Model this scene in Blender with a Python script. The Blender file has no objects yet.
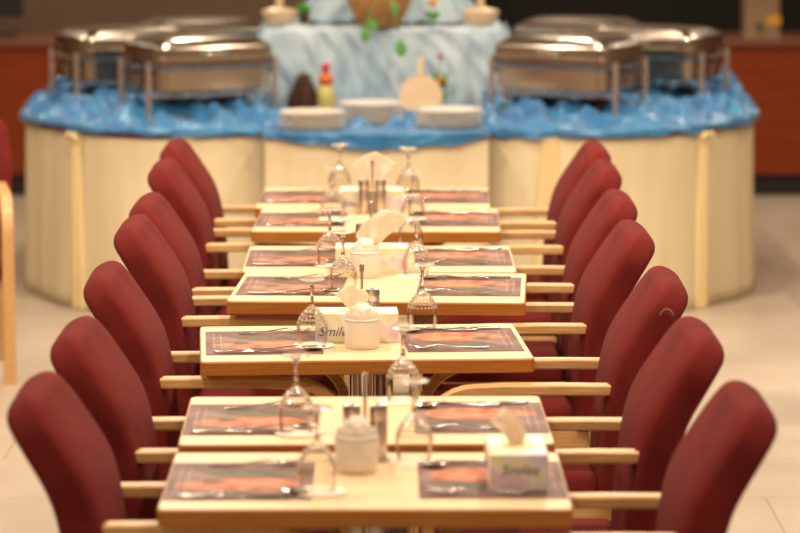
import bpy, bmesh, math, random
from mathutils import Vector, Matrix, noise
random.seed(7)
PI = math.pi
S = bpy.context.scene
COL = S.collection

# ------------------------------------------------------------------ camera, world, lights, exposure
cam_d = bpy.data.cameras.new('camera')
cam = bpy.data.objects.new('camera', cam_d); COL.objects.link(cam)
cam.location = (.042, 0, 2.07)
cam.rotation_euler = (PI/2 - math.radians(8.0416), 0, -math.radians(.2393))
cam_d.sensor_width = 36; cam_d.lens = 144
cam_d.clip_end = 100
cam_d.dof.use_dof = True
cam_d.dof.focus_distance = 8.35
cam_d.dof.aperture_fstop = 3.0
S.camera = cam

w = bpy.data.worlds.new('world'); S.world = w; w.use_nodes = True
w.node_tree.nodes['Background'].inputs[0].default_value = (1, .86, .70, 1)
w.node_tree.nodes['Background'].inputs[1].default_value = .14

def lamp(x, y, e, size=.17, z=3.12, col=(1, .82, .62)):
    d = bpy.data.lights.new('ceiling_lamp', 'AREA'); d.shape = 'DISK'; d.size = size
    d.energy = e; d.color = col
    o = bpy.data.objects.new('ceiling_lamp', d); COL.objects.link(o); o.location = (x, y, z)
    return o
for yy, ee in ((4.4, 44), (6.8, 64), (8.8, 80), (10.8, 80), (12.8, 56), (14.6, 34), (17.2, 46)):
    for xx in (-2.6, -.9, .9, 2.6):
        lamp(xx, yy, ee*(1 if abs(xx) < 1 else .7))

vs = S.view_settings
vs.view_transform = 'Standard'; vs.look = 'None'; vs.gamma = 1; vs.use_curve_mapping = False
vs.exposure = -.87

# ------------------------------------------------------------------ materials
def mat(name, col, rough=.5, metal=0, **kw):
    m = bpy.data.materials.new(name); m.use_nodes = True
    b = m.node_tree.nodes['Principled BSDF']
    b.inputs['Base Color'].default_value = (*col, 1)
    b.inputs['Roughness'].default_value = rough
    b.inputs['Metallic'].default_value = metal
    for k, v in kw.items():
        b.inputs[k.replace('_', ' ')].default_value = v
    return m
def N(m, t, **props):
    n = m.node_tree.nodes.new(t)
    for k, v in props.items(): setattr(n, k, v)
    return n
def L(m, a, b): m.node_tree.links.new(a, b)
def BS(m): return m.node_tree.nodes['Principled BSDF']
def ramp(m, stops, fac):
    r = N(m, 'ShaderNodeValToRGB'); e = r.color_ramp.elements
    while len(e) < len(stops): e.new(.5)
    for i, (p, c) in enumerate(stops):
        e[i].position = p; e[i].color = (*c, 1)
    L(m, fac, r.inputs[0]); return r.outputs[0]
def coords(m, scale=(1, 1, 1), rot=(0, 0, 0), kind='Object'):
    t = N(m, 'ShaderNodeTexCoord'); mp = N(m, 'ShaderNodeMapping')
    mp.inputs['Scale'].default_value = scale; mp.inputs['Rotation'].default_value = rot
    L(m, t.outputs[kind], mp.inputs[0]); return mp.outputs[0]
def noisy(name, c1, c2, scale, rough=.5, stretch=(1, 1, 1), bump=0, detail=4, lo=.35, hi=.65, **kw):
    m = mat(name, c1, rough, **kw)
    v = coords(m, stretch)
    n = N(m, 'ShaderNodeTexNoise'); n.inputs['Scale'].default_value = scale; n.inputs['Detail'].default_value = detail
    L(m, v, n.inputs['Vector'])
    L(m, ramp(m, [(lo, c1), (hi, c2)], n.outputs['Fac']), BS(m).inputs['Base Color'])
    if bump:
        b = N(m, 'ShaderNodeBump'); b.inputs['Strength'].default_value = bump; b.inputs['Distance'].default_value = .01
        L(m, n.outputs['Fac'], b.inputs['Height']); L(m, b.outputs[0], BS(m).inputs['Normal'])
    return m

M = {}
M['velvet'] = noisy('red_velvet', (.125, .0145, .0130), (.160, .0195, .0170), 9, .85, bump=.05, Sheen_Weight=.02, Specular_IOR_Level=.05)
M['arm'] = noisy('pale_beech', (.56, .31, .115), (.68, .42, .18), 4, .38, (3, 40, 40))
M['laminate'] = noisy('cream_laminate', (.73, .515, .30), (.76, .55, .33), 3, .42, (2, 22, 2), Specular_IOR_Level=.35)
M['edge'] = noisy('orange_edge_wood', (.37, .128, .021), (.46, .18, .034), 5, .35, (2, 2, 40))
M['chrome'] = mat('chrome', (.75, .70, .64), .2, 1)
M['steel'] = mat('brushed_steel', (.66, .60, .53), .36, 1)
M['cutlery'] = mat('cutlery_steel', (.70, .66, .62), .16, 1)
M['dish'] = mat('chafing_steel', (.62, .55, .47), .2, 1)
M['dishleg'] = mat('dish_leg_steel', (.78, .70, .64), .3, 1)
M['darkmetal'] = mat('dark_metal', (.03, .025, .02), .4, .5)
M['ceramic'] = mat('white_ceramic', (.80, .72, .60), .18, Coat_Weight=.4)
M['plate'] = mat('plate_ceramic', (.82, .74, .64), .2, Coat_Weight=.3)
M['paper'] = noisy('tissue_paper', (.86, .74, .60), (.90, .80, .67), 12, .9)
def translucent(m, f):
    nt = m.node_tree; o = next(n for n in nt.nodes if n.type == 'OUTPUT_MATERIAL')
    t = nt.nodes.new('ShaderNodeBsdfTranslucent'); t.inputs[0].default_value = (.95, .86, .74, 1)
    x = nt.nodes.new('ShaderNodeMixShader'); x.inputs[0].default_value = f
    nt.links.new(BS(m).outputs[0], x.inputs[1]); nt.links.new(t.outputs[0], x.inputs[2]); nt.links.new(x.outputs[0], o.inputs[0])
translucent(M['paper'], .5)
M['tissue_thin'] = mat('thin_tissue', (.90, .80, .68), .9, Subsurface_Weight=.0)
M['coaster'] = mat('coaster_paper', (.92, .83, .70), .9)
M['skirt'] = noisy('cream_skirting', (.75, .63, .41), (.80, .69, .47), 3, .75, (6, 6, .6))
M['bow'] = mat('cream_bow', (.80, .64, .34), .7)
M['blue'] = noisy('blue_satin', (.015, .125, .34), (.042, .23, .47), 6, .30, Sheen_Weight=.15)
M['pale_blue'] = noisy('pale_blue_voile', (.29, .41, .51), (.47, .57, .63), 4, .75, (1, 1, .5))
M['redtrim'] = mat('red_undercloth', (.22, .01, .012), .8)
M['counter'] = noisy('mahogany_panel', (.23, .036, .006), (.29, .048, .008), 3, .5, (1, 1, 8), Specular_IOR_Level=.2)
M['ledge'] = mat('counter_ledge', (.17, .055, .025), .45)
M['black'] = mat('black_plastic', (.008, .007, .007), .4)
M['plinth'] = mat('black_plinth', (.010, .008, .007), .5)
M['appliance'] = mat('appliance_metal', (.34, .22, .13), .42, .3)
M['yellow'] = mat('yellow_sticker', (.72, .40, .01), .5)
M['basket'] = noisy('wicker', (.30, .13, .03), (.50, .25, .075), 30, .7, (1, 1, 3), bump=.6)
M['leaf'] = noisy('leaf_green', (.05, .20, .02), (.10, .32, .05), 8, .5)
M['yflower'] = mat('yellow_petal', (.85, .48, .01), .6)
M['rflower'] = mat('red_petal', (.55, .03, .02), .6)
M['orange'] = mat('orange_glaze', (.62, .12, .02), .4)
M['bottle'] = noisy('yellow_green_glaze', (.45, .38, .10), (.58, .50, .18), 20, .4)
M['brown'] = noisy('dark_brown', (.045, .018, .008), (.12, .05, .02), 40, .8, bump=.6)
M['wood_board'] = noisy('pale_board', (.60, .42, .25), (.68, .50, .31), 4, .5, (2, 2, 14))
M['tureen'] = mat('cream_glaze', (.62, .47, .30), .3, Coat_Weight=.3)
M['ink'] = mat('purple_ink', (.10, .05, .18), .6)
M['thread'] = mat('pale_thread', (.22, .13, .10), .8)

def thin_glass(name, edge=.75):
    m = bpy.data.materials.new(name); m.use_nodes = True
    nt = m.node_tree; nt.nodes.clear()
    o = nt.nodes.new('ShaderNodeOutputMaterial'); mx = nt.nodes.new('ShaderNodeMixShader')
    t = nt.nodes.new('ShaderNodeBsdfTransparent'); g = nt.nodes.new('ShaderNodeBsdfGlossy')
    t.inputs[0].default_value = (.965, .955, .94, 1); g.inputs['Color'].default_value = (1, .97, .93, 1)
    g.inputs['Roughness'].default_value = .04
    lw = nt.nodes.new('ShaderNodeLayerWeight'); lw.inputs[0].default_value = .22
    ml = nt.nodes.new('ShaderNodeMath'); ml.operation = 'MULTIPLY'; ml.inputs[1].default_value = edge
    nt.links.new(lw.outputs['Fresnel'], ml.inputs[0]); nt.links.new(ml.outputs[0], mx.inputs[0])
    nt.links.new(t.outputs[0], mx.inputs[1]); nt.links.new(g.outputs[0], mx.inputs[2])
    nt.links.new(mx.outputs[0], o.inputs[0])
    return m
M['glass'] = thin_glass('thin_glass', .55)
def brightened_glass():
    m = thin_glass('brightened_glass', 1.0); nt = m.node_tree
    out = next(n for n in nt.nodes if n.type == 'OUTPUT_MATERIAL'); mx = next(n for n in nt.nodes if n.type == 'MIX_SHADER')
    tr = nt.nodes.new('ShaderNodeBsdfTranslucent'); tr.inputs[0].default_value = (.95, .90, .84, 1)
    m2 = nt.nodes.new('ShaderNodeMixShader'); m2.inputs[0].default_value = .34  # white translucency mixed in to imitate the sparkle of lit glass
    nt.links.new(mx.outputs[0], m2.inputs[1]); nt.links.new(tr.outputs[0], m2.inputs[2]); nt.links.new(m2.outputs[0], out.inputs[0])
    return m
M['brightened_glass'] = brightened_glass()
M['glass_solid'] = mat('solid_glass', (1, .98, .95), .02, Transmission_Weight=1, IOR=1.48)

# floor: large pale tiles with stained veins and thin joints
def floor_mat():
    m = mat('beige_floor_tile', (.55, .45, .34), .38)
    v = coords(m)
    br = N(m, 'ShaderNodeTexBrick'); br.offset = .5
    for k, val in (('Scale', 1.0), ('Mortar Size', .004), ('Brick Width', 1.2), ('Row Height', .6), ('Bias', 0)):
        br.inputs[k].default_value = val
    br.inputs['Color1'].default_value = (.50, .42, .33, 1); br.inputs['Color2'].default_value = (.55, .465, .37, 1)
    br.inputs['Mortar'].default_value = (.36, .27, .19, 1)
    L(m, v, br.inputs['Vector'])
    n = N(m, 'ShaderNodeTexNoise'); n.inputs['Scale'].default_value = 2.2; n.inputs['Detail'].default_value = 6
    mp = coords(m, (1, .5, 1)); L(m, mp, n.inputs['Vector'])
    r = ramp(m, [(.3, (.84, .82, .80)), (.7, (1.06, 1.06, 1.06))], n.outputs['Fac'])
    mx = N(m, 'ShaderNodeMix', data_type='RGBA', blend_type='MULTIPLY'); mx.inputs[0].default_value = 1
    L(m, br.outputs['Color'], mx.inputs[6]); L(m, r, mx.inputs[7]); L(m, mx.outputs[2], BS(m).inputs['Base Color'])
    return m
M['floor'] = floor_mat()
M['wall'] = noisy('beige_wall', (.34, .25, .17), (.37, .27, .19), 2, .8)
M['wallback'] = noisy('taupe_wall', (.15, .088, .052), (.17, .10, .06), 1.5, .6)
M['wall_unlit'] = mat('unlit_recess_wall', (.006, .004, .003), .8)  # near-black colour stands for the darkness of the unlit kitchen recess
M['ceil'] = mat('ceiling_paint', (.34, .28, .22), .9)

# printed menu mat
def mat_print():
    m = mat('printed_placemat', (.2, .12, .1), .45, Specular_IOR_Level=.07)
    v = coords(m)
    sep = N(m, 'ShaderNodeSeparateXYZ'); L(m, v, sep.inputs[0])
    nz = N(m, 'ShaderNodeTexNoise'); nz.inputs['Scale'].default_value = 22; nz.inputs['Detail'].default_value = 5; L(m, v, nz.inputs['Vector'])
    big = N(m, 'ShaderNodeTexNoise'); big.inputs['Scale'].default_value = 11; big.inputs['Detail'].default_value = 3; L(m, v, big.inputs['Vector'])
    def math_(op, a, b=None):
        n = N(m, 'ShaderNodeMath', operation=op)
        for i, q in enumerate((a, b)):
            if q is None: continue
            if isinstance(q, (int, float)): n.inputs[i].default_value = q
            else: L(m, q, n.inputs[i])
        return n.outputs[0]
    def ell(cx, cy, rx, ry):
        a = math_('POWER', math_('DIVIDE', math_('SUBTRACT', sep.outputs[0], cx), rx), 2)
        b = math_('POWER', math_('DIVIDE', math_('SUBTRACT', sep.outputs[1], cy), ry), 2)
        return math_('ADD', math_('ADD', a, b), math_('MULTIPLY', math_('SUBTRACT', big.outputs['Fac'], .5), 2.2))
    def mask(e, lo=.95, hi=1.15):
        n = N(m, 'ShaderNodeMapRange'); n.inputs[1].default_value = lo; n.inputs[2].default_value = hi
        n.inputs[3].default_value = 1; n.inputs[4].default_value = 0; L(m, e, n.inputs[0]); return n.outputs[0]
    def mix(f, a, b):
        n = N(m, 'ShaderNodeMix', data_type='RGBA'); L(m, f, n.inputs[0])
        for s, q in ((6, a), (7, b)):
            if isinstance(q, tuple): n.inputs[s].default_value = (*q, 1)
            else: L(m, q, n.inputs[s])
        return n.outputs[2]
    base = ramp(m, [(.3, (.115, .062, .056)), (.5, (.18, .105, .092)), (.7, (.28, .18, .155))], big.outputs['Fac'])
    food = ramp(m, [(.34, (.30, .07, .035)), (.48, (.52, .16, .085)), (.60, (.62, .27, .17)), (.74, (.34, .10, .05))], nz.outputs['Fac'])
    green = ramp(m, [(.4, (.10, .085, .05)), (.6, (.17, .125, .09))], nz.outputs['Fac'])
    c = mix(mask(ell(.02, .075, .11, .035)), base, green)
    c = mix(mask(ell(.015, -.045, .125, .062)), c, food)
    c = mix(mask(ell(-.055, -.01, .02, .018)), c, green)
    # two printed lines of small pale marks along the diner's edge
    wv = N(m, 'ShaderNodeTexNoise'); wv.inputs['Scale'].default_value = 1; wv.inputs['Detail'].default_value = 1
    L(m, coords(m, (30, 260, 1)), wv.inputs['Vector'])
    g = math_('GREATER_THAN', wv.outputs['Fac'], .53)
    for x0 in (-.124, -.106):
        k = math_('LESS_THAN', math_('ABSOLUTE', math_('SUBTRACT', sep.outputs[0], x0)), .0022)
        k2 = math_('LESS_THAN', math_('ABSOLUTE', sep.outputs[1]), .13)
        c = mix(math_('MULTIPLY', math_('MULTIPLY', math_('MULTIPLY', k, k2), g), .5), c, (.72, .60, .52))
    L(m, c, BS(m).inputs['Base Color'])
    return m
M['mat'] = mat_print()

def box_print():
    m = mat('pastel_box_card', (.7, .6, .5), .45)
    n = N(m, 'ShaderNodeTexNoise'); n.inputs['Scale'].default_value = 14; n.inputs['Detail'].default_value = 1.5
    L(m, coords(m), n.inputs['Vector'])
    L(m, ramp(m, [(.30, (.56, .56, .72)), (.42, (.80, .74, .68)), (.50, (.74, .72, .42)), (.60, (.85, .78, .66)), (.70, (.74, .54, .64))], n.outputs['Fac']), BS(m).inputs['Base Color'])
    return m
M['box'] = box_print()

# ------------------------------------------------------------------ mesh helpers
def link(name, bm, m, parent=None, smooth=False, angle=None):
    me = bpy.data.meshes.new(name); bmesh.ops.recalc_face_normals(bm, faces=bm.faces[:])
    bm.to_mesh(me); bm.free(); me.materials.append(m)
    if smooth:
        me.polygons.foreach_set('use_smooth', [True]*len(me.polygons))
        if angle:
            me.set_sharp_from_angle(angle=angle)
    o = bpy.data.objects.new(name, me); COL.objects.link(o)
    if parent: o.parent = parent
    return o
def tag(o, label, cat, group=None, kind=None):
    if label: o['label'] = label
    if cat: o['category'] = cat
    if group: o['group'] = group
    if kind: o['kind'] = kind
    return o
def thing(name, label, cat, loc=(0, 0, 0), rz=0, group=None):
    o = bpy.data.objects.new(name, None); COL.objects.link(o); o.empty_display_size = .05
    o.location = loc; o.rotation_euler = (0, 0, rz)
    return tag(o, label, cat, group)
KIDS = {}
def dup(root, label, loc, rz=0, group=None):
    r = root.copy(); COL.objects.link(r); r.location = loc; r.rotation_euler = (0, 0, rz)
    r['label'] = label
    if group: r['group'] = group
    for ch in root.children:
        c = ch.copy(); COL.objects.link(c); c.parent = r
        for g in ch.children:
            d = g.copy(); COL.objects.link(d); d.parent = c
    return r
def NB(): return bmesh.new()
def box(bm, c, s, bev=0, seg=2, rot=None):
    r = bmesh.ops.create_cube(bm, size=1)
    vs_ = r['verts']
    for v in vs_: v.co = Vector((v.co.x*s[0], v.co.y*s[1], v.co.z*s[2]))
    if bev:
        es = list({e for v in vs_ for e in v.link_edges})
        q = bmesh.ops.bevel(bm, geom=es, offset=bev, segments=seg, affect='EDGES', profile=.5)
        vs_ = list({v for v in q['verts']} | {v for v in vs_ if v.is_valid})
    mt = Matrix.Translation(c) @ (rot.to_4x4() if rot else Matrix.Identity(4))
    bmesh.ops.transform(bm, matrix=mt, verts=vs_)
    return bm
def ring_loft(bm, rings, cap=True, closed=False):
    R = [[bm.verts.new(p) for p in r] for r in rings]
    n = len(R[0])
    for a, b in zip(R[:-1], R[1:]):
        for i in range(n):
            bm.faces.new((a[i], a[(i+1) % n], b[(i+1) % n], b[i]))
    if closed:
        a, b = R[-1], R[0]
        for i in range(n): bm.faces.new((a[i], a[(i+1) % n], b[(i+1) % n], b[i]))
    elif cap:
        bm.faces.new(R[0][::-1]); bm.faces.new(R[-1])
    return bm
def tube(bm, pts, r, n=10):
    pts = [Vector(p) for p in pts]; rings = []
    rs = r if isinstance(r, (list, tuple)) else [r]*len(pts)
    prev = None
    for i, p in enumerate(pts):
        t = (pts[min(i+1, len(pts)-1)] - pts[max(i-1, 0)]).normalized()
        u = prev if prev else (Vector((0, 0, 1)) if abs(t.z) < .9 else Vector((1, 0, 0)))
        a = (u - t*u.dot(t)).normalized(); b = t.cross(a); prev = a
        rings.append([p + (a*math.cos(2*PI*k/n) + b*math.sin(2*PI*k/n))*rs[i] for k in range(n)])
    return ring_loft(bm, rings)
def strip(bm, pts, wy, th):
    """flat bent strip in the local x-z plane, width wy along y"""
    pts = [Vector(p) for p in pts]; rings = []
    for i, p in enumerate(pts):
        t = (pts[min(i+1, len(pts)-1)] - pts[max(i-1, 0)]).normalized()
        nrm = Vector((-t.z, 0, t.x))
        c = .3
        a, b = wy/2, th/2
        prof = [(a, -b*(1-c)), (a, b*(1-c)), (a-b*c, b), (-a+b*c, b), (-a, b*(1-c)), (-a, -b*(1-c)), (-a+b*c, -b), (a-b*c, -b)]
        rings.append([p + Vector((0, y, 0)) + nrm*z for y, z in prof])
    return ring_loft(bm, rings)
def lathe(bm, prof, n=32, c=(0, 0, 0), cap=True):
    rings = []
    for r, z in prof:
        rings.append([Vector((c[0] + max(r, 1e-4)*math.cos(2*PI*k/n), c[1] + max(r, 1e-4)*math.sin(2*PI*k/n), c[2] + z)) for k in range(n)])
    return ring_loft(bm, rings, cap)
def grid(bm, fn, nu, nv):
    V = [[bm.verts.new(fn(i/nu, j/nv)) for i in range(nu+1)] for j in range(nv+1)]
    for j in range(nv):
        for i in range(nu):
            bm.faces.new((V[j][i], V[j][i+1], V[j+1][i+1], V[j+1][i]))
    return bm
def solid(o, th, off=0):
    md = o.modifiers.new('thickness', 'SOLIDIFY'); md.thickness = th; md.offset = off
    return o
def sn(x, y, z): return noise.noise(Vector((x, y, z)))
def poly_prism(bm, pts, z0, z1):
    ring_loft(bm, [[Vector((x, y, z0)) for x, y in pts], [Vector((x, y, z1)) for x, y in pts]]); return bm
def round_rect(hx, hy, r, n=6):
    out = []
    for cx, cy, a0 in ((hx-r, hy-r, 0), (-hx+r, hy-r, PI/2), (-hx+r, -hy+r, PI), (hx-r, -hy+r, 1.5*PI)):
        for k in range(n+1):
            a = a0 + PI/2*k/n; out.append((cx + r*math.cos(a), cy + r*math.sin(a)))
    return out

# ------------------------------------------------------------------ the setting
def struct(name, c, s, m):
    o = link(name, box(NB(), c, s), m); o['kind'] = 'structure'; return o
struct('floor', (0, 8, -.05), (12.2, 24.2, .1), M['floor'])
struct('ceiling', (0, 8, 3.25), (12.2, 24.2, .1), M['ceil'])
struct('wall_left', (-6.05, 8, 1.6), (.1, 24, 3.2), M['wall'])
struct('wall_right', (6.05, 8, 1.6), (.1, 24, 3.2), M['wall'])
struct('wall_front', (0, -3.95, 1.6), (12, .1, 3.2), M['wall'])
struct('wall_back', (-2.75, 19.25, .70), (6.5, .1, 1.4), M['wallback'])
struct('wall_back_right', (3.25, 19.6, .70), (5.5, .1, 1.4), M['wall_unlit'])
struct('wall_back_upper', (0, 19.3, 2.3), (12, .2, 1.8), M['ceil'])
struct('trim_1', (.5, 19.42, .70), (.06, .44, 1.4), M['wall_unlit'])

# service counter along the back
ct = thing('service_counter', 'long red-brown panelled service counter along the back of the room', 'counter', (0, 17.4, 0))
bm = NB()
for k in range(-5, 6):
    box(bm, (k*1.02, .3, .47), (1.012, .6, .70), .006)
link('front_panel', bm, M['counter'], ct)
link('counter_ledge', box(NB(), (0, .30, .836), (11.3, .70, .035), .008), M['ledge'], ct)
link('plinth', box(NB(), (0, .34, .06), (11.2, .56, .12)), M['plinth'], ct)

ap = thing('drink_dispenser', 'tall pale metal drink dispenser with a yellow sticker on the back counter', 'appliance', (2.10, 17.62, .8535))
bm = NB(); box(bm, (0, 0, .34), (.19, .2, .68), .012)
for k in range(4): box(bm, (-.068 + k*.045, -.104, .42), (.026, .012, .44), .004)
link('body', bm, M['appliance'], ap)
link('sticker', box(NB(), (.06, -.113, .10), (.075, .004, .05)), M['yellow'], ap)
bm = NB(); tube(bm, [(-.02, -.10, .075), (-.02, -.15, .075), (-.02, -.155, .05)], .012)
link('tap', bm, M['black'], ap, True)
link('base', box(NB(), (0, -.02, .012), (.2, .26, .024), .005), M['appliance'], ap)

mo = thing('monitor', 'black monitor on the left end of the back counter', 'monitor', (-2.18, 17.75, .8535))
link('screen', box(NB(), (0, 0, .28), (.42, .035, .34), .01), M['black'], mo)
link('stand', box(NB(), (0, .03, .07), (.06, .03, .14), .005), M['black'], mo)
link('foot', box(NB(), (0, .02, .008), (.34, .16, .015), .005), M['black'], mo)

# ------------------------------------------------------------------ dining tables
ORD = ['nearest', 'second', 'third', 'fourth', 'fifth', 'sixth', 'farthest']
def tname(i):
    return ('the nearest table', 'the second table from the front', 'the third table from the front', 'the fourth table from the front',
            'the fifth table from the front', 'the sixth table from the front', 'the farthest table')[i]
TY = [6.288, 6.935, 7.980, 8.933, 9.512, 10.441, 11.057]
TX = [0, -.004, -.020, .025, .020, .013, .0]
TW = [.80, .80, .82, .82, .805, .80, .80]
TD = [.555, .565, .545, .57, .57, .60, .60]
TR = [0, .012, .06, -.05, 0, -.02, -.02]
TH = .75
def make_table(i):
    extra = ['tissue box on its right placemat', 'just behind the nearest table', 'white cup before a flat tissue box',
             'white cup at its far edge', 'touching the fourth table', 'two steel shakers at its far edge', 'last before the buffet'][i]
    t = thing('dining_table', '%s cream-topped dining table of the row, %s' % (ORD[i], extra), 'table', (TX[i], TY[i], 0), TR[i], 'cream dining tables set in one row')
    d = TD[i]
    hw = TW[i]/2
    rr = round_rect(hw-.003, d/2-.003, .016)
    r2 = round_rect(hw, d/2, .019)
    bm = NB(); poly_prism(bm, rr, TH-.03, TH)
    link('tabletop', bm, M['laminate'], t)
    rings = [[Vector((x, y, z)) for x, y in q] for q, z in ((rr, TH-.036), (r2, TH-.034), (r2, TH-.004), (rr, TH-.0008))]
    bm = NB(); ring_loft(bm, rings, cap=False)
    ring_loft(bm, [[Vector((x, y, TH-.036)) for x, y in rr], [Vector((x*.96, y*.96, TH-.036)) for x, y in rr]], cap=False)
    link('edge_band', bm, M['edge'], t, True, .6)
    bm = NB(); box(bm, (0, 0, TH-.046), (.22, .16, .020), .004)
    link('under_frame', bm, M['darkmetal'], t)
    for dx in (-.0185, .0185):
        bm = NB(); tube(bm, [(dx, 0, .02), (dx, 0, TH-.056)], .0165, 20)
        link('column', bm, M['chrome'], t, True, .6)
    bm = NB(); box(bm, (0, 0, .0125), (.56, .42, .025), .01)
    link('base_plate', bm, M['darkmetal'], t)
    return t
for i in range(7): make_table(i)

# ------------------------------------------------------------------ armchair
def interp(tab, x):
    for (a, va), (b, vb) in zip(tab[:-1], tab[1:]):
        if x <= b:
            f = (x-a)/(b-a)
            return va + (vb-va)*f
    return tab[-1][1]
def catmull(P, n):
    out = []
    P = [Vector(p) for p in P]; Q = [2*P[0]-P[1]] + P + [2*P[-1]-P[-2]]
    for i in range(1, len(Q)-2):
        for k in range(n):
            t = k/n; a, b, c, d = Q[i-1], Q[i], Q[i+1], Q[i+2]
            out.append(.5*((2*b) + (c-a)*t + (2*a-5*b+4*c-d)*t*t + (3*b-a-3*c+d)*t**3))
    out.append(P[-1]); return out
AW = .185   # half the arm spacing
def make_chair(label):
    t = thing('armchair', label, 'chair', (0, 0, 0), 0, 'red upholstered armchairs along the table row')
    # upholstered back: a curved, leaning pad with a rounded top
    path = catmull([(-.020, 0, .40), (-.032, 0, .52), (-.044, 0, .64), (-.068, 0, .75), (-.121, 0, .845), (-.180, 0, .933)], 7)
    Ls = [0]
    for a, b in zip(path[:-1], path[1:]): Ls.append(Ls[-1] + (b-a).length)
    T = Ls[-1]; rings = []
    def cross(p, t_, wv, th):
        nrm = Vector((-t_.z, 0, t_.x)); out = []
        for k in range(40):
            a = 2*PI*k/40; ca, sa = math.cos(a), math.sin(a)
            y = math.copysign(abs(ca)**.34, ca)*wv; q = math.copysign(abs(sa)**.38, sa)*th
            # front bulges a little
            if sa < 0: q -= .012*(1-(y/max(wv, .01))**2)*min(1, wv/.2)
            out.append(p + Vector((0, y, 0)) + nrm*q)
        return out
    R0 = .11
    samples = [T*(i/30) for i in range(25)] + [T - R0*.9*(1-math.sin(PI/2*k/14)) for k in range(1, 15)]
    samples = sorted(set(samples))
    for s in samples:
        j = max(i for i in range(len(Ls)) if Ls[i] <= s+1e-9); j = min(j, len(path)-2)
        f = (s-Ls[j])/(Ls[j+1]-Ls[j]); p = path[j].lerp(path[j+1], f)
        tn = (path[min(j+2, len(path)-1)] - path[max(j-1, 0)]).normalized()
        z = p.z
        wv = interp([(.38, .20), (.55, .225), (.75, .235), (1.1, .215)], z)
        th = interp([(.38, .040), (.55, .047), (.75, .047), (.85, .043), (1.1, .040)], z)
        rem = T - s
        if rem < R0:
            q = 1 - rem/R0
            wv = wv - .125 + .125*(1-q**2.2)**(1/2.2) if q < 1 else wv - .125
            if rem < .04: th *= max(.15, (1-(1-rem/.04)**2.4)**(1/2.4))
        rings.append(cross(p, tn, wv, th))
    bm = NB(); ring_loft(bm, rings)
    link('backrest', bm, M['velvet'], t, True)
    # seat pad
    bm = NB(); box(bm, (.235, 0, .425), (.45, .36, .085), .032, 4)
    for v in bm.verts:
        if v.co.z > .44: v.co.z += .012*(1-(v.co.y/.18)**2)
    link('seat', bm, M['velvet'], t, True, .9)
    bm = NB(); box(bm, (.235, 0, .368), (.42, .30, .03), .004)
    link('seat_frame', bm, M['arm'], t)
    for s in (-1, 1):
        y = s*AW
        pts = [(-.030, y, .683), (.10, y, .684), (.25, y, .683), (.32, y, .680)]
        for k in range(1, 9):
            a = PI/2*k/8
            pts.append((.32 + .13*math.sin(a), y, .55 + .13*math.cos(a)))
        pts += [(.452, y, .42), (.455, y, .2), (.458, y, 0)]
        bm = NB(); strip(bm, pts, .044, .026)
        link('bentwood_arm', bm, M['arm'], t, True, .5)
        bm = NB(); strip(bm, [(-.10, y*1.04, 0), (-.055, y*1.03, .2), (-.030, y*1.02, .42), (-.040, y, .60), (-.055, y, .70)], .034, .030)
        link('rear_leg', bm, M['arm'], t, True, .5)
        bm = NB(); box(bm, (.21, y*.93, .375), (.50, .022, .05), .004)
        link('side_rail', bm, M['arm'], t)
    return t
CL = [6.32, 7.05, 7.96, 8.92, 9.46, 10.44, 11.08]
CR = [6.21, 7.04, 7.86, 8.79, 9.54, 10.38, 11.00]
def clabel(i, side):
    w_ = ['nearest the camera', 'second from the camera', 'third from the camera', 'fourth from the camera', 'fifth from the camera', 'second from the buffet', 'closest to the buffet'][i]
    return 'red velvet armchair on the %s of the table row, %s' % (side, w_)
chair0 = make_chair(clabel(0, 'left'))
XL = [-.505, -.495, -.51, -.515, -.515, -.535, -.54]
XR = [.597, .580, .580, .573, .586, .602, .61]
chair0.location = (XL[0], CL[0], 0)
jit = [(.0, .0), (-.01, .01), (.012, -.01), (0, .015), (-.012, 0), (.008, -.008), (0, 0)]
for i in range(7):
    if i: dup(chair0, clabel(i, 'left'), (XL[i], CL[i], 0), jit[i][0])
    r = dup(chair0, clabel(i, 'right'), (XR[i], CR[i], 0), PI + jit[i][1])
    if i == 2:
        r['label'] = 'third red armchair from the camera, right of the tables, loose thread on its back'
        bm = NB(); pts = [(-.140 - .016*math.cos(k*.25), .2365 - .0012*k*(k < 7) - .0065*(k >= 7), .868 + .020*math.sin(k*.25)) for k in range(15)]
        tube(bm, pts[1:-2], .0017, 6)
        link('loose_thread', bm, M['thread'], r, True)
dup(chair0, 'red armchair with pale wooden legs cut off by the left edge, beside the buffet', (-1.600, 11.98, 0), math.radians(-80), 'chairs at other tables')

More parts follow.
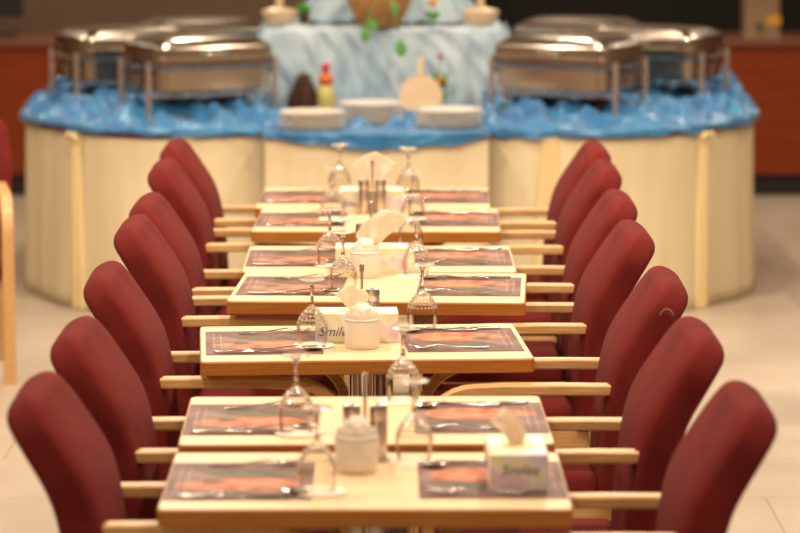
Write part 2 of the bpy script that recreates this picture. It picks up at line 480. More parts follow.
# ------------------------------------------------------------------ placemats and cutlery
def make_mat(label, loc, rz):
    bm = NB(); poly_prism(bm, round_rect(.145, .178, .004, 2), 0, .0022)
    o = link('placemat', bm, M['mat']); o.location = loc; o.rotation_euler = (0, 0, rz)
    return tag(o, label, 'placemat', 'printed placemats')
def blade_strip(bm, pts, ws, th):
    """flat strip along x: pts (x, z), half widths ws"""
    rings = []
    for (x, z), hw in zip(pts, ws):
        rings.append([Vector((x, hw, z)), Vector((x, hw*.5, z+th)), Vector((x, -hw*.5, z+th)), Vector((x, -hw, z)), Vector((x, -hw*.5, z-th*.3)), Vector((x, hw*.5, z-th*.3))])
    return ring_loft(bm, rings)
def make_spoon():
    t = thing('spoon', '', 'spoon')
    bm = NB(); blade_strip(bm, [(-.10, .004), (-.09, .003), (-.03, .004), (.03, .011), (.048, .009)], [.006, .0085, .005, .0032, .004], .0022)
    link('handle', bm, M['cutlery'], t, True)
    bm = NB()
    def f(u, v):
        a = 2*PI*u; r = v
        x = .073 + .030*r*math.cos(a); y = .0195*r*math.sin(a)*(1-.18*math.cos(a))
        return Vector((x, y, .0012 + .008*r*r))
    grid(bm, f, 24, 6); bmesh.ops.remove_doubles(bm, verts=bm.verts[:], dist=.0004)
    solid(link('bowl', bm, M['cutlery'], t, True), .0012, 1)
    return t
def make_fork():
    t = thing('fork', '', 'fork')
    bm = NB(); blade_strip(bm, [(-.10, .004), (-.09, .003), (-.03, .004), (.025, .011), (.045, .008)], [.006, .0085, .005, .0032, .011], .0022)
    link('handle', bm, M['cutlery'], t, True)
    bm = NB()
    for k in range(4):
        y = -.0105 + .007*k
        tube(bm, [(.043, y, .009), (.06, y, .0045), (.08, y, .006), (.098, y*.97, .013)], [.0018, .0017, .0015, .0008], 6)
    link('tines', bm, M['cutlery'], t, True)
    return t
def make_knife():
    t = thing('knife', '', 'knife')
    bm = NB(); blade_strip(bm, [(-.11, .003), (-.10, .003), (-.05, .003), (0, .003)], [.006, .009, .0085, .006], .003)
    link('handle', bm, M['cutlery'], t, True)
    bm = NB(); blade_strip(bm, [(0, .003), (.02, .0025), (.08, .0025), (.105, .0025), (.112, .0025)], [.006, .0095, .0095, .006, .001], .0012)
    link('blade', bm, M['cutlery'], t, True)
    return t
protos = {'spoon': make_spoon(), 'fork': make_fork(), 'knife': make_knife()}
used = set()
def place(kind, label, loc, rz, group):
    p = protos[kind]
    if kind not in used:
        used.add(kind); p.location = loc; p.rotation_euler = (0, 0, rz); p['label'] = label; p['group'] = group; return p
    return dup(p, label, loc, rz, group)
rnd = random.Random(3)
for i in range(7):
    for side in (-1, 1):
        sname = 'left' if side < 0 else 'right'
        base = TR[i] + (0 if side < 0 else PI)
        R = Matrix.Rotation(TR[i], 3, 'Z')
        off = R @ Vector((side*.250, [-.015, 0, 0, .0, .005, -.005, 0][i] + (.012 if side > 0 else 0), 0))
        c = Vector((TX[i], TY[i], TH)) + off
        extra = ', under a tissue box' if (i == 0 and side > 0) else ''
        make_mat('dark printed placemat on the %s half of %s%s' % (sname, tname(i), extra), tuple(c), base)
        B = Matrix.Rotation(base, 3, 'Z')
        def pt(x, y): return tuple(c + B @ Vector((x + rnd.uniform(-.008, .008), y + rnd.uniform(-.005, .005), .0026)))
        where = 'on the %s placemat of %s' % (sname, tname(i))
        place('spoon', 'steel spoon ' + where, pt(.045, -.125), base + rnd.uniform(-.03, .12), 'spoons on the placemats')
        place('knife', 'steel knife ' + where, pt(-.01, -.163), base + rnd.uniform(-.03, .03), 'knives on the placemats')
        place('fork', 'steel fork ' + where, pt(.035, .14), base + (rnd.uniform(.08, .25) if side < 0 else rnd.uniform(-.25, .05)), 'forks on the placemats')

# ------------------------------------------------------------------ wine glasses upside down on paper coasters
def make_glass():
    t = thing('wine_glass', '', 'glass', group='upturned wine glasses')
    outer = [(.0355, 0), (.0375, .012), (.0400, .030), (.0405, .044), (.0375, .060), (.0300, .076), (.0190, .089), (.0085, .098), (.0060, .102)]
    inner = [(.0008, .094), (.0080, .091), (.0180, .084), (.0288, .072), (.0362, .057), (.0393, .043), (.0388, .030), (.0364, .012), (.0346, 0)]
    bm = NB(); lathe(bm, outer + [(.0008, .1021)], 40, cap=False); lathe(bm, inner, 40, cap=False)
    ring_loft(bm, [[Vector((r*math.cos(2*PI*k/40), r*math.sin(2*PI*k/40), 0)) for k in range(40)] for r in (.0346, .0355)], cap=False)
    bmesh.ops.remove_doubles(bm, verts=bm.verts[:], dist=1e-5)
    link('bowl', bm, M['glass'], t, True)
    # faceted beads round the bowl's shoulder, added to imitate its sparkle
    bm = NB()
    for row, (z, r, rr) in enumerate(((.056, .0350, .0046), (.067, .0312, .0046), (.077, .0256, .0042), (.086, .0185, .0036), (.093, .0110, .0026))):
        nn = (22, 20, 18, 15, 11)[row]
        for k in range(nn):
            a = 2*PI*(k + .5*row)/nn
            q = bmesh.ops.create_icosphere(bm, subdivisions=1, radius=rr)
            bmesh.ops.transform(bm, matrix=Matrix.Translation((r*math.cos(a), r*math.sin(a), z)) @ Matrix.Scale(.8, 4), verts=q['verts'])
    link('sparkle_beads', bm, M['brightened_glass'], t, False)
    bm = NB(); lathe(bm, [(.0058, .1025), (.0046, .112), (.0042, .128), (.0048, .146), (.0075, .156), (.0120, .160)], 20)
    link('stem', bm, M['glass_solid'], t, True)
    bm = NB(); lathe(bm, [(.0120, .1602), (.0310, .1650), (.0320, .1663), (.0315, .1675), (.0050, .1685)], 40)
    link('foot', bm, M['brightened_glass'], t, True)  # whitened glass here too, so the foot looks brightly lit
    return t
GP = [(-.095, 6.165), (.098, 6.476), (-.153, 6.775), (.079, 7.16), (-.145, 7.915), (.134, 8.195), (-.080, 8.83), (.127, 9.15), (-.126, 9.36), (.114, 9.73),
      (-.135, 10.45), (.127, 10.33), (-.124, 11.20), (.117, 11.10)]
GT = [0, 0, 1, 1, 2, 2, 3, 3, 4, 4, 5, 5, 6, 6]
g0 = make_glass()
for k, (x, y) in enumerate(GP):
    sname = 'left' if k % 2 == 0 else 'right'
    lab = 'upturned stemmed wine glass left of centre on %s' % tname(GT[k]) if k % 2 == 0 else 'upturned stemmed wine glass right of centre on %s' % tname(GT[k])
    bm = NB(); lathe(bm, [(.052, 0), (.053, .0006), (.052, .0014)], 40)
    o = link('paper_coaster', bm, M['coaster']); o.location = (x + (-.004 if k % 2 else .004), y, TH + .0001 + (.0023 if k in (0, 2, 4, 6, 8, 10, 12) and x < -.1 + .05 else 0))
    tag(o, 'round white paper coaster under the %s wine glass of %s' % (sname, tname(GT[k])), 'coaster', 'paper coasters under the glasses')
    loc = (x, y, o.location.z + .0016)
    if k == 0:
        g0.location = loc; g0['label'] = lab
    else: dup(g0, lab, loc, k*.7, 'upturned wine glasses')

# ------------------------------------------------------------------ cups with paper sachets
def make_cup(label, loc, r=.044, h=.088):
    t = thing('condiment_cup', label, 'cup', loc, 0, 'white ceramic cups')
    bm = NB(); lathe(bm, [(.001, .002), (r*.90, 0), (r*.97, .004), (r, .02), (r, h*.80), (r*.93, h*.86), (r*.93, h*.97), (r*.90, h), (r*.86, h*.97), (r*.86, .008), (.001, .006)], 40, cap=False)
    link('cup_body', bm, M['ceramic'], t, True, .9)
    bm = NB(); lathe(bm, [(r*.985, h*.80), (r*1.03, h*.815), (r*1.03, h*.835), (r*.94, h*.86)], 40, cap=False)
    link('rim_ring', bm, M['ceramic'], t, True, .9)
    return t
def sachets(cx, cy, z0, tn, n=6):
    for k in range(n):
        a = 2*PI*k/n + .4; rad = .018
        bm = NB()
        ph = k*1.3
        grid(bm, lambda u, v: Vector(((u-.5)*.030, .0016*math.sin(6*u+ph) + .004*math.sin(2.5*v+ph), v*.085)), 6, 8)
        o = solid(link('paper_sachet', bm, M['tissue_thin'], None, True), .0022, 0)
        o.location = (cx + rad*math.cos(a), cy + rad*math.sin(a), z0 + .020 + .005*math.sin(k*2.1))
        o.rotation_euler = (.10*math.sin(a), -.10*math.cos(a)*0 + .06*math.cos(k*1.9), a + PI/2 + .3)
        tag(o, 'white paper sachet standing in the white cup on %s' % tn, 'sachet', 'paper sachets in the cup on %s' % tn)
CUPS = [(-.020, 6.375, 0), (-.020, 7.895, 2), (-.02, 9.13, 3)]
for cx, cy, ti in CUPS:
    make_cup('white cup of paper sachets in the middle of %s' % tname(ti), (cx, cy, TH))
    sachets(cx, cy, TH, tname(ti))

# ------------------------------------------------------------------ cruet stands with steel shakers
def make_stand(label, loc):
    t = thing('cruet_stand', label, 'cruet stand', loc, 0, 'steel cruet stands')
    bm = NB(); poly_prism(bm, round_rect(.055, .028, .025), 0, .004); link('base_plate', bm, M['steel'], t)
    bm = NB(); tube(bm, [(0, 0, .004), (0, 0, .165)], .0036, 12); link('rod', bm, M['steel'], t, True, .8)
    bm = NB(); lathe(bm, [(.0045, .158), (.0060, .160), (.0060, .180), (.0045, .182)], 16); link('grip', bm, M['steel'], t, True, .6)
    return t
def make_shaker(name, label, loc):
    t = thing(name, label, 'shaker', loc, 0, 'steel shakers')
    bm = NB(); lathe(bm, [(.0175, 0), (.0185, .002), (.0185, .078), (.0178, .080)], 28); link('shaker_body', bm, M['steel'], t, True, .6)
    bm = NB(); lathe(bm, [(.0176, .0802), (.0186, .082), (.0186, .103), (.0165, .112), (.0120, .114)], 28); link('cap', bm, M['steel'], t, True, .6)
    return t
for x, y, ti in ((-.003, 6.49, 0), (-.022, 8.115, 2), (-.005, 9.44, 4), (-.006, 10.60, 5)):
    make_stand('steel cruet stand with upright rod at the middle of %s' % tname(ti), (x, y, TH))
    for s, nm in ((-1, 'salt_shaker'), (1, 'pepper_shaker')):
        make_shaker(nm, 'steel shaker %s of the cruet rod on %s' % ('left' if s < 0 else 'right', tname(ti)), (x + s*.0275, y, TH + .0041))

# ------------------------------------------------------------------ tissue boxes
def make_text(txt, size, m, parent, loc, rx):
    c = bpy.data.curves.new('word', 'FONT'); c.body = txt; c.size = size; c.align_x = 'CENTER'; c.align_y = 'CENTER'; c.extrude = .0004; c.shear = .35
    o = bpy.data.objects.new('word', c); COL.objects.link(o)
    dg = bpy.context.evaluated_depsgraph_get(); me = bpy.data.meshes.new_from_object(o.evaluated_get(dg))
    bpy.data.objects.remove(o)
    n = bpy.data.objects.new('printed_word', me); me.materials.clear(); me.materials.append(m); COL.objects.link(n)
    n.parent = parent; n.location = loc; n.rotation_euler = rx
    return n
def make_tissue_box(label, loc, rz, tw, th_, lean, seed, turned, fan=.0):
    t = thing('tissue_box', label, 'tissue box', loc, rz, 'pastel tissue boxes')
    lx, ly, h = .21, .115, .074
    b = link('carton', box(NB(), (0, 0, h/2), (lx, ly, h), .002), M['box'], t)
    if turned: make_text('Smiles', .030, M['ink'], b, (lx/2 + .0006, 0, .042), (PI/2, 0, PI/2))
    make_text('Smiles', .034, M['ink'], b, (-.055, -ly/2 - .0006, .028), (PI/2, 0, 0))
    bm = NB(); lathe(bm, [(.0300, h), (.0300, h + .0006), (.0005, h + .0006)], 24)
    for v in bm.verts: v.co.x *= 1.7
    link('opening', bm, M['bow'], b)
    bm = NB()
    rz_ = -rz
    def f(u, v):
        a = (u-.5)*2
        wd = .012 + (tw/2 - .012)*(v**.7)
        x = a*wd + lean*v*v
        y = .012*math.sin(a*5 + seed)*(1-.3*v) + .010*sn(u*3 + seed, v*3, seed)
        z = h + .0008 + th_*v*(1 - fan*(a*.5 + .5)*.8 - .35*abs(a)**1.6*(1-fan)) + .006*sn(u*4, v*4, seed+5)*v
        p = Matrix.Rotation(rz_, 3, 'Z') @ Vector((x, y, 0))
        return Vector((p.x, p.y, z))
    grid(bm, f, 26, 16)
    solid(link('tissue', bm, M['paper'], t, True), .0012, 0)
    return t
make_tissue_box('pastel tissue box standing end-on on the right placemat of the nearest table', (.300, 6.268, TH + .0024), -PI/2 + .02, .062, .070, -.022, 1.3, True)
make_tissue_box('pastel tissue box marked Smiles lying behind the white cup on the third table', (-.035, 8.025, TH), .03, .085, .062, -.012, 2.2, False)
make_tissue_box('pastel tissue box with a wide spread tissue between the fourth and fifth tables', (-.002, 9.262, TH), 0, .155, .085, .035, 4.1, False, -.55)
make_tissue_box('pastel tissue box with a tall tissue behind the shakers on the sixth table', (-.01, 10.70, TH), 0, .15, .12, .01, 6.4, False)

# ------------------------------------------------------------------ buffet
LP = [(-1.49, 15.2), (-1.52, 14.45), (-1.53, 13.93), (-1.28, 13.42), (-1.0, 13.20), (-.74, 13.22), (-.468, 13.30)]
RP = [(.468, 13.30), (.74, 13.18), (1.02, 13.16), (1.38, 13.42), (1.63, 13.88), (1.67, 14.5), (1.66, 15.2)]
CP = [(-.462, 13.16), (-.25, 13.09), (.0, 13.06), (.25, 13.09), (.462, 13.16)]
BT = .765
def poly_sample(P, n):
    Q = catmull([(x, y, 0) for x, y in P], 16)
    Ls = [0]
    for a, b in zip(Q[:-1], Q[1:]): Ls.append(Ls[-1] + (b-a).length)
    out = []
    for i in range(n+1):
        s = Ls[-1]*i/n; j = 0
        while j < len(Ls)-2 and Ls[j+1] < s: j += 1
        f = (s-Ls[j])/(Ls[j+1]-Ls[j]); out.append(Q[j].lerp(Q[j+1], f))
    return out, Ls[-1]
def out_normal(P, i):
    a, b = P[max(i-1, 0)], P[min(i+1, len(P)-1)]
    t = (b-a).normalized(); return Vector((t.y, -t.x, 0))
def buffet(label, P, back, seed, pleats):
    n = 220
    Q, Ln = poly_sample(P, n)
    cx = sum(p.x for p in Q)/len(Q)
    t = thing('buffet_table', label, 'buffet table', (cx, 14.1, 0), 0, 'skirted buffet tables')
    org = Vector((cx, 14.1, 0))
    bm = NB()
    def f(u, v):
        i = min(n, int(round(u*n))); p = Q[i]; nr = out_normal(Q, i)
        s = u*Ln
        amp = .004 + .010*v
        d = amp*(.22*math.sin(s*30 + 4*sn(s*3, seed, 0)) + 1.3*sn(s*5, seed, v*.4)) + .012*v
        q = p + nr*d - org; q.z = .004 + (BT-.006)*(1-v); return q
    grid(bm, f, n, 14)
    solid(link('skirt', bm, M['skirt'], t, True), .004, -1)
    bm = NB()
    pts = [(p.x-cx, p.y-14.1) for p in Q[::6]] + [(back[1][0]-cx, back[1][1]-14.1), (back[0][0]-cx, back[0][1]-14.1)]
    poly_prism(bm, pts, BT-.03, BT); link('board', bm, M['wood_board'], t)
    bm = NB()
    def g(u, v):
        i = min(n, int(round(u*n))); p = Q[i] + out_normal(Q, i)*(.010 - .012*(1-v)) - org
        p.z = BT + .001 - .022*v - .006*sn(u*Ln*5, seed, 3)*v; return p
    grid(bm, g, n, 3); link('red_undercloth', bm, M['redtrim'], t, True)
    for pi_, (fx, fy) in enumerate(pleats):
        i = min(range(n+1), key=lambda k: (Q[k].x-fx)**2 + (Q[k].y-fy)**2)
        nr = out_normal(Q, i); p = Q[i] + nr*.004 - org; tg = Vector((-nr.y, nr.x, 0))
        bm = NB()
        def h(u, v):
            a = (u-.5)*2; wd = (.026 + .022*v + .008*sn(v*3, fx, 2))*(1.6 if pi_ else 1)
            q = p + tg*(a*wd) + nr*(((.010 if pi_ else .024)*(1-a*a)**.5) + .007*math.cos(a*9)*(1-a*a))
            q.z = .004 + .745*(1-v); return q
        grid(bm, h, 20, 16); link('gathered_fold', bm, M['bow'], t, True)
        if pi_: continue
        bm = NB()
        for s in (-1, 1):
            tube(bm, [p + nr*.03 + Vector((0, 0, .742)), p + nr*.036 + tg*s*.02 + Vector((0, 0, .744)), p + nr*.034 + tg*s*.036 + Vector((0, 0, .722)), p + nr*.03 + tg*s*.02 + Vector((0, 0, .712))], [.008, .011, .010, .006], 8)
        link('knot', bm, M['bow'], t, True)
    return t, Q, Ln
tl = buffet('left buffet table with cream skirt, carrying three chafing dishes', LP, ((-1.49, 15.25), (-.468, 15.25)), 1.0, ((-1.275, 13.36), (-.80, 13.2)))
tr = buffet('right buffet table with cream skirt, carrying three chafing dishes', RP, ((.468, 15.25), (1.68, 15.25)), 2.0, ((1.375, 13.4), (.72, 13.19)))
tc = buffet('middle buffet table with cream skirt, carrying the plates and display', CP, ((-.462, 15.0), (.462, 15.0)), 3.0, ())

# dish positions needed to keep the cloth flat under their feet
DW, DD = .56, .42
DISH = [(-.765, 13.68, math.radians(27), 'L', 'front chafing dish on the left buffet table, facing the dining tables'),
        (-1.12, 14.24, math.radians(27), 'L', 'chafing dish at the outer left edge of the left buffet table'),
        (-.82, 14.84, math.radians(14), 'L', 'rearmost chafing dish on the left buffet table, beside the draped display'),
        (.82, 13.68, math.radians(-29), 'R', 'front chafing dish on the right buffet table, facing the dining tables'),
        (1.23, 14.26, math.radians(-27), 'R', 'chafing dish at the outer right edge of the right buffet table'),
        (.93, 14.86, math.radians(-14), 'R', 'rearmost chafing dish on the right buffet table, beside the draped display')]
def cloth(label, P, back, seed, flat_z, heap):
    n, nv = 260, 90
    Q, Ln = poly_sample(P, n)
    bm = NB()
    feet = []
    for x, y, a, _, _ in DISH:
        for sx in (-1, 1):
            for sy in (-1, 1):
                dx, dy = sx*(DW/2+.012), sy*.15
                feet.append((x + dx*math.cos(a) - dy*math.sin(a), y + dx*math.sin(a) + dy*math.cos(a)))
    def f(u, v):
        i = min(n, int(round(u*n))); p = Q[i]; nr = out_normal(Q, i); s = u*Ln
        if v < .14:      # overhang
            k = 1 - v/.14
            drop = .012 + .026*(.5 + sn(s*3.2, seed, 0)) + .012*sn(s*9, seed, 4) + (.040*math.sin(PI*u) if flat_z else 0)
            q = p + nr*(.016 + .010*sn(s*12, k*2, seed) + .008)
            q.z = BT + .012 - drop*k + .006*sn(s*20, k*4, seed)
            return q
        k = (v-.14)/.86
        bx = back[0][0] + (back[1][0]-back[0][0])*u; by = back[0][1] + (back[1][1]-back[0][1])*u
        q = p.lerp(Vector((bx, by, 0)), k) + nr*.018*(1-k)
        d1 = 1 - abs(sn(q.x*5 + q.y*2.5 + seed, q.y*4.5, seed))*2.2
        d2 = 1 - abs(sn(q.x*13 - q.y*5, q.y*10 + seed, seed*2))*2.2
        hgt = heap*(max(0, d1)**1.7*.078 + max(0, d2)**1.2*.034)
        md = min(math.hypot(q.x-a, q.y-b) for a, b in feet)
        hgt *= min(1, max(0, (md-.02)/.07))
        if flat_z: hgt *= flat_z(q.x, q.y)
        q.z = BT + .010 + hgt*min(1, k*7 + .12)
        return q
    grid(bm, f, n, nv)
    o = solid(link('blue_cloth', bm, M['blue'], None, True), .002, 1)
    return tag(o, label, 'cloth', 'blue satin cloths on the buffet')
cloth('bunched blue satin cloth on the left buffet table', LP, ((-1.49, 15.22), (-.468, 15.22)), 1.7, None, 1.0)
cloth('bunched blue satin cloth on the right buffet table', RP, ((.468, 15.22), (1.68, 15.22)), 5.2, None, 1.0)
PL = [(-.270, 13.24, 6), (-.025, 13.50, 7), (.305, 13.33, 6)]
def flat_c(x, y):
    if y > 13.66: return 0
    m_ = min(math.hypot(x-a, y-b) for a, b, _ in PL)
    if y < 13.3: return .15
    return min(1, max(0, (m_-.13)/.05))*.8
cloth('blue satin cloth hanging over the front of the middle buffet table', CP, ((-.462, 14.95), (.462, 14.95)), 9.1, flat_c, .7)

# chafing dishes
def make_dish(label):
    t = thing('chafing_dish', label, 'chafing dish', (0, 0, 0), 0, 'steel chafing dishes')
    def loft(zr, m, name, parent=t, rr=.045, cap=True, ang=.7):
        bm = NB(); ring_loft(bm, [[Vector((x, y, z)) for x, y in round_rect(hx, hy, min(rr, hy*.9), 6)] for hx, hy, z in zr], cap)
        return link(name, bm, m, parent, True, ang)
    hx, hy = DW/2, DD/2
    loft([(hx-.035, hy-.035, .132), (hx-.018, hy-.018, .140), (hx-.016, hy-.016, .228), (hx-.004, hy-.004, .238), (hx, hy, .242), (hx, hy, .252), (hx-.01, hy-.01, .254)], M['dish'], 'water_pan')
    lid = loft([(hx-.004, hy-.004, .256), (hx+.001, hy+.001, .259), (hx+.001, hy+.001, .277), (hx-.008, hy-.008, .280), (hx-.009, hy-.009, .318), (hx-.012, hy-.012, .324), (hx-.055, hy-.05, .350), (hx-.075, hy-.07, .355), (hx-.16, hy-.13, .362)], M['dish'], 'lid', ang=.30)
    bm = NB(); tube(bm, [(-.07, -hy+.015, .296), (-.065, -hy-.02, .300), (.065, -hy-.02, .300), (.07, -hy+.015, .296)], .006, 10)
    link('lid_handle', bm, M['dish'], lid, True)
    for sx in (-1, 1):
        for sy in (-1, 1):
            bm = NB(); tube(bm, [(sx*(hx+.012), sy*.15, 0), (sx*(hx+.012), sy*.15, .262)], .0135, 14)
            link('leg', bm, M['dishleg'], t, True, .7)
    bm = NB()
    for sy in (-1, 1): box(bm, (0, sy*.15, .115), (DW+.03, .012, .014), .003)
    for sx in (-1, 1): box(bm, (sx*(hx+.010), 0, .21), (.010, .31, .022), .003)
    link('frame', bm, M['dish'], t)
    for sx in (-1, 1):
        bm = NB(); lathe(bm, [(.042, .030), (.045, .032), (.045, .085), (.030, .092), (.02, .1)], 24, (sx*.15, 0, 0))
        bb = link('burner', bm, M['darkmetal'], t, True, .7)
    bm = NB(); box(bm, (0, 0, .026), (DW-.06, .30, .006), .002)
    for sx in (-1, 1): box(bm, (sx*(hx-.02), 0, .024), (.07, .29, .008), .002)
    link('burner_shelf', bm, M['dish'], t)
    return t
d0 = make_dish(DISH[0][4]); d0.location = (DISH[0][0], DISH[0][1], BT + .012); d0.rotation_euler = (0, 0, DISH[0][2])
for x, y, a, sd, lab in DISH[1:]: dup(d0, lab, (x, y, BT + .012), a)

# plates: three stacks
bm = NB(); lathe(bm, [(.001, .003), (.086, .002), (.090, 0), (.100, 0), (.104, .002), (.132, .0065), (.1365, .0085), (.137, .0115), (.134, .0125), (.128, .0115), (.100, .006), (.001, .005)], 56, cap=False)
plate0 = link('dinner_plate', bm, M['plate'], None, True, .9)
first = True
for si, (x, y, n) in enumerate(PL):
    wh = ('left', 'middle', 'right')[si]
    for k in range(n):
        o = plate0 if first else plate0.copy()
        if not first: COL.objects.link(o)
        first = False
        o.location = (x + .002*math.sin(k*3), y + .002*math.cos(k*2), BT + .014 + .0122*k)
        pos = 'topmost' if k == n-1 else 'lowest' if k == 0 else ('second', 'third', 'fourth', 'fifth', 'sixth')[k-1] + ' from the bottom'
        tag(o, 'round white dinner plate, %s of the %s plate stack' % (pos, wh), 'plate', 'white plates in the %s stack' % wh)

# draped display riser behind the plates
rs = thing('display_riser', 'stepped display stand draped in pale blue cloth behind the plates', 'display stand', (.03, 14.45, BT))
bm = NB(); box(bm, (0, .05, .18), (1.0, .62, .34)); box(bm, (.02, .16, .54), (.34, .20, .36))
link('stepped_box', bm, M['wood_board'], rs)
bm = NB()
def drape(u, v):
    a = (u-.5)*2
    x = .56*a
    wv = sn(a*4, 0, .3)*.6 + sn(a*9, 3, .7)*.4
    if v < .6:                              # front face, wavy
        k = v/.6
        y = -.31 - .06*(1-k)*(.8 + wv*1.5) - .030*wv - .020*sn(a*13 + k*2, k*3, 1) - .016*(1-abs(sn(a*5 + k*2.4, k*1.2, 4))*2.5)
        z = .012 + .355*k
        x *= 1 + .03*(1-k)
    else:
        k = (v-.6)/.4
        y = -.31 + .66*k; z = .367 + .014*sn(a*6, k*5, 2)
    if abs(a) > .93: z -= (abs(a)-.93)/.07*.05*(1 if v > .3 else 0)
    return Vector((x, y, z))
grid(bm, drape, 120, 60); solid(link('lower_drape', bm, M['pale_blue'], rs, True), .003, 1)
for s in (-1, 1):
    bm = NB()
    grid(bm, lambda u, v: Vector((s*(.555 + .02*(1-v)*(1 + sn(u*5, v, s))), -.31 + .66*u, .012 + .345*v)), 20, 14)
    solid(link('side_drape', bm, M['pale_blue'], rs, True), .003, 0)
bm = NB()
def drape2(u, v):
    a = PI*(u*1.0) + PI                      # half ring facing the front
    k = v
    wv = 1.2*sn(u*9 + k, k*.8, 6.3) + .8*sn(u*20 - k*2, k*1.2, 2)
    flare = .0 + .16*(1-k)**1.8
    rx = .27 + flare*1.0 + .035*wv*(1-k*.5); ry = .20 + flare*.5 + .03*wv*(1-k*.5)
    return Vector((.02 + rx*math.cos(a), .14 + ry*math.sin(a), .385 + .36*k - .01*wv*(1-k)))
grid(bm, drape2, 90, 36); solid(link('upper_drape', bm, M['pale_blue'], rs, True), .003, 0)
bm = NB(); lathe(bm, [(.30, .745), (.22, .755), (.001, .757)], 40, (.02, .14, 0), cap=False)
for v in bm.verts: v.co.y = .14 + (v.co.y-.14)*.7
link('top_cloth', bm, M['pale_blue'], rs, True)

RZ = BT + .372
# basket on the riser's step
bk = thing('wicker_basket', 'round tan wicker basket on the step of the draped display', 'basket', (.01, 14.185, RZ + .006))
bm = NB()
prof = [(.085, 0)] + [(.085 + .062*math.sin(k/22*PI/2) + .003*(k % 2), .165*k/22) for k in range(1, 23)]
lathe(bm, prof + [(.138, .165), (.085, .012), (.001, .010)], 44, cap=False)
link('basket_bowl', bm, M['basket'], bk, True)
bm = NB()
for k in range(44):
    a0, a1 = 2*PI*k/44, 2*PI*(k+1)/44
    tube(bm, [(.150*math.cos(a0), .150*math.sin(a0), .168), (.153*math.cos((a0+a1)/2), .153*math.sin((a0+a1)/2), .172), (.150*math.cos(a1), .150*math.sin(a1), .168)], .010, 6)
link('braided_rim', bm, M['basket'], bk, True)
def leaf_bm(bm, base, tip, wd, up=Vector((0, -1, 0))):
    base, tip = Vector(base), Vector(tip); d = tip-base; sd = d.cross(up).normalized()
    up2 = sd.cross(d).normalized()
    def f(u, v):
        a = (u-.5)*2; q = math.sin(PI*min(1, v*.96 + .02))**.8
        return base + d*v + sd*(a*wd*q) + up2*(-.25*wd*(1-a*a)*q + .15*d.length*math.sin(PI*v))
    return grid(bm, f, 6, 12)
sp = thing('leafy_sprig', 'green leafy sprig hanging over the front of the wicker basket', 'foliage', (.01, 14.0, RZ + .018))
bm = NB(); tube(bm, [(.0, .03, .125), (-.03, -.005, .07), (-.055, -.02, .03), (-.06, -.022, .0)], .003, 6)
tube(bm, [(.05, .0, .125), (.07, -.015, .05), (.085, -.02, -.03)], .003, 6)
link('stem', bm, M['leaf'], sp, True)
for b_, t_, w_ in (((-.06, -.022, .005), (-.062, -.03, -.075), .020), ((-.05, -.02, .03), (-.005, -.03, -.015), .018), ((.085, -.02, -.06), (.10, -.03, -.135), .026), ((.06, -.02, .11), (.075, -.03, .04), .015)):
    bm = NB(); leaf_bm(bm, b_, t_, w_); solid(link('leaf', bm, M['leaf'], sp, True), .001, 0)

def make_flower(name, label, loc, m, petals, r, stem, tilt=0):
    t = thing(name, label, 'flower', loc)
    bm = NB(); tube(bm, [(0, 0, 0), (.004, -.004, stem*.5), (0, -.008, stem)], .003, 6); link('stem', bm, M['leaf'], t, True)
    bm = NB()
    for row in range(3):
        for k in range(petals):
            a = 2*PI*(k + .5*row)/petals; e = .2 + row*.45
            d = Vector((math.cos(a)*math.cos(e), math.sin(a)*math.cos(e), math.sin(e)))*r
            leaf_bm(bm, (0, -.008, stem), Vector((0, -.008, stem)) + d, r*.38, Vector((0, 0, 1)))
    link('petals', bm, m, t, True)
    bm = NB()
    if stem > .04:
        for s in (-1, 1): leaf_bm(bm, (0, 0, stem*.35), (s*.03, -.01, stem*.75), .014)
        link('leaves', bm, M['leaf'], t, True)
    return t
make_flower('yellow_flower', 'yellow flower with green leaves beside the round wooden board', (.276, 13.98, BT + .012), M['yflower'], 9, .033, .125)
make_flower('red_flower', 'small red flower against the pale blue drape above the yellow flower', (.276, 14.00, BT + .012), M['rflower'], 8, .020, .235)
make_flower('yellow_flower', 'yellow flower on the pale blue drape right of the basket', (.245, 14.13, RZ + .006), M['yflower'], 9, .036, .090)
make_flower('yellow_flower', 'yellow flower on blue cloth under the front right chafing dish', (.56, 13.78, BT + .03), M['yflower'], 9, .03, .055)

def make_tureen(label, loc, r):
    t = thing('lidded_pot', label, 'pot', loc, 0, 'cream lidded pots on the display')
    bm = NB(); lathe(bm, [(.001, .004), (r*.72, 0), (r*.76, .004), (r*.92, .026), (r, .050), (r*1.03, .054), (r*.96, .057), (r*.9, .05), (r*.7, .012), (.001, .012)], 36, cap=False); link('pot_body', bm, M['tureen'], t, True, .6)
    bm = NB(); lathe(bm, [(r*.97, .0575), (r*.97, .061), (r*.85, .066), (r*.4, .074), (.02, .076), (.001, .0762)], 36); l = link('lid', bm, M['tureen'], t, True, .6)
    bm = NB(); lathe(bm, [(.018, .0765), (.017, .10), (.020, .13), (.020, .15), (.014, .158), (.001, .159)], 20); link('knob', bm, M['tureen'], l, True, .6)
    return t
make_tureen('cream lidded pot on the left end of the draped display', (-.435, 14.26, RZ + .008), .082)
make_tureen('cream lidded pot on the right end of the draped display', (.46, 14.26, RZ + .008), .085)
pp = thing('potted_plant', 'tiny green plant in a brown pot beside the left cream pot', 'plant', (-.325, 14.26, RZ + .010))
bm = NB(); lathe(bm, [(.018, 0), (.026, .04), (.028, .045), (.022, .045), (.001, .04)], 20); link('pot', bm, M['brown'], pp, True)
bm = NB()
for k in range(7):
    a = k*.9; leaf_bm(bm, (0, 0, .042), (.035*math.cos(a), .035*math.sin(a), .075 + .012*(k % 3)), .012)
link('foliage', bm, M['leaf'], pp, True)

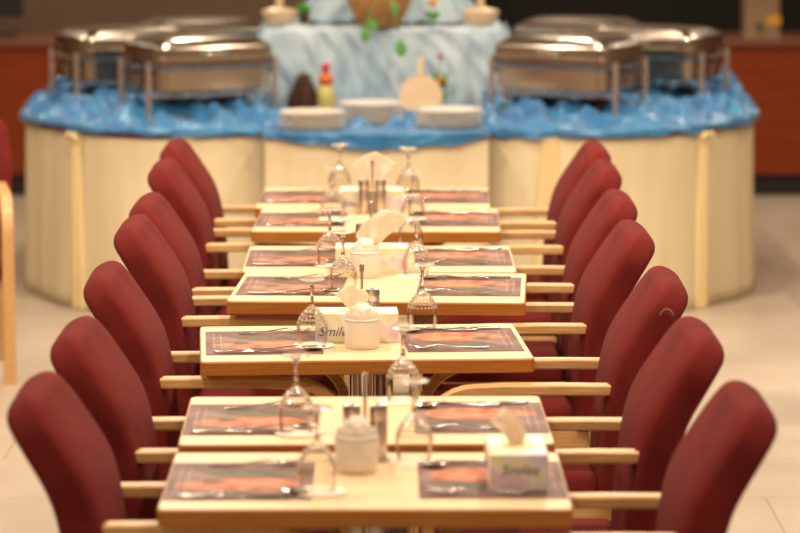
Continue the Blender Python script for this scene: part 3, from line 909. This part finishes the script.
# brown pine cone ornament, glazed bottle, wooden board
pc = thing('pine_cone', 'dark brown pear-shaped pine cone ornament left of the glazed bottle', 'ornament', (-.318, 13.86, BT + .012))
pc.scale = (1.28, 1.28, 1.08)
bm = NB(); lathe(bm, [(.02, 0), (.05, .02), (.056, .05), (.046, .085), (.03, .12), (.022, .145), (.014, .165), (.004, .172)], 24); link('core', bm, M['brown'], pc, True)
bm = NB()
for row in range(9):
    z = .012 + row*.017; r = interp([(0, .04), (.05, .056), (.085, .046), (.12, .03), (.18, .012)], z)
    for k in range(max(7, int(14*r/.056))):
        a = 2*PI*(k + .5*(row % 2))/max(7, int(14*r/.056))
        leaf_bm(bm, (r*.9*math.cos(a), r*.9*math.sin(a), z), ((r+.016)*math.cos(a), (r+.016)*math.sin(a), z + .012), .009, Vector((0, 0, 1)))
solid(link('scales', bm, M['brown'], pc, True), .0015, 0)
bt = thing('glazed_bottle', 'slim yellow-green bottle with an orange neck and red stopper', 'bottle', (-.222, 13.84, BT + .012))
bt.scale = (1.2, 1.2, 1.06)
bm = NB(); lathe(bm, [(.022, 0), (.031, .006), (.036, .04), (.036, .075), (.028, .110), (.020, .125)], 28); link('body', bm, M['bottle'], bt, True)
bm = NB(); lathe(bm, [(.0202, .1252), (.026, .135), (.028, .150), (.022, .165), (.012, .172)], 28); link('neck', bm, M['orange'], bt, True)
bm = NB(); lathe(bm, [(.0115, .1722), (.010, .185), (.017, .196), (.017, .205), (.010, .214), (.001, .216)], 20); link('stopper', bm, M['rflower'], bt, True)
wbm = thing('serving_board', 'round pale wooden board with a tall handle propped behind the plates', 'board', (.190, 13.83, BT + .012))
ro = Matrix.Rotation(math.radians(-14), 3, 'X')
def paddle(pts2, th, m, name):
    bm = NB()
    ring_loft(bm, [[ro @ Vector((x, y, z)) for x, z in pts2] for y in (0, th)])
    return link(name, bm, m, wbm)
paddle([(.095*math.cos(2*PI*k/40), .088 + .088*math.sin(2*PI*k/40)) for k in range(40)], .014, M['wood_board'], 'disc')
paddle([(-.013, .170), (.013, .170), (.011, .255), (.006, .262), (-.006, .262), (-.011, .255)], .014, M['wood_board'], 'handle')
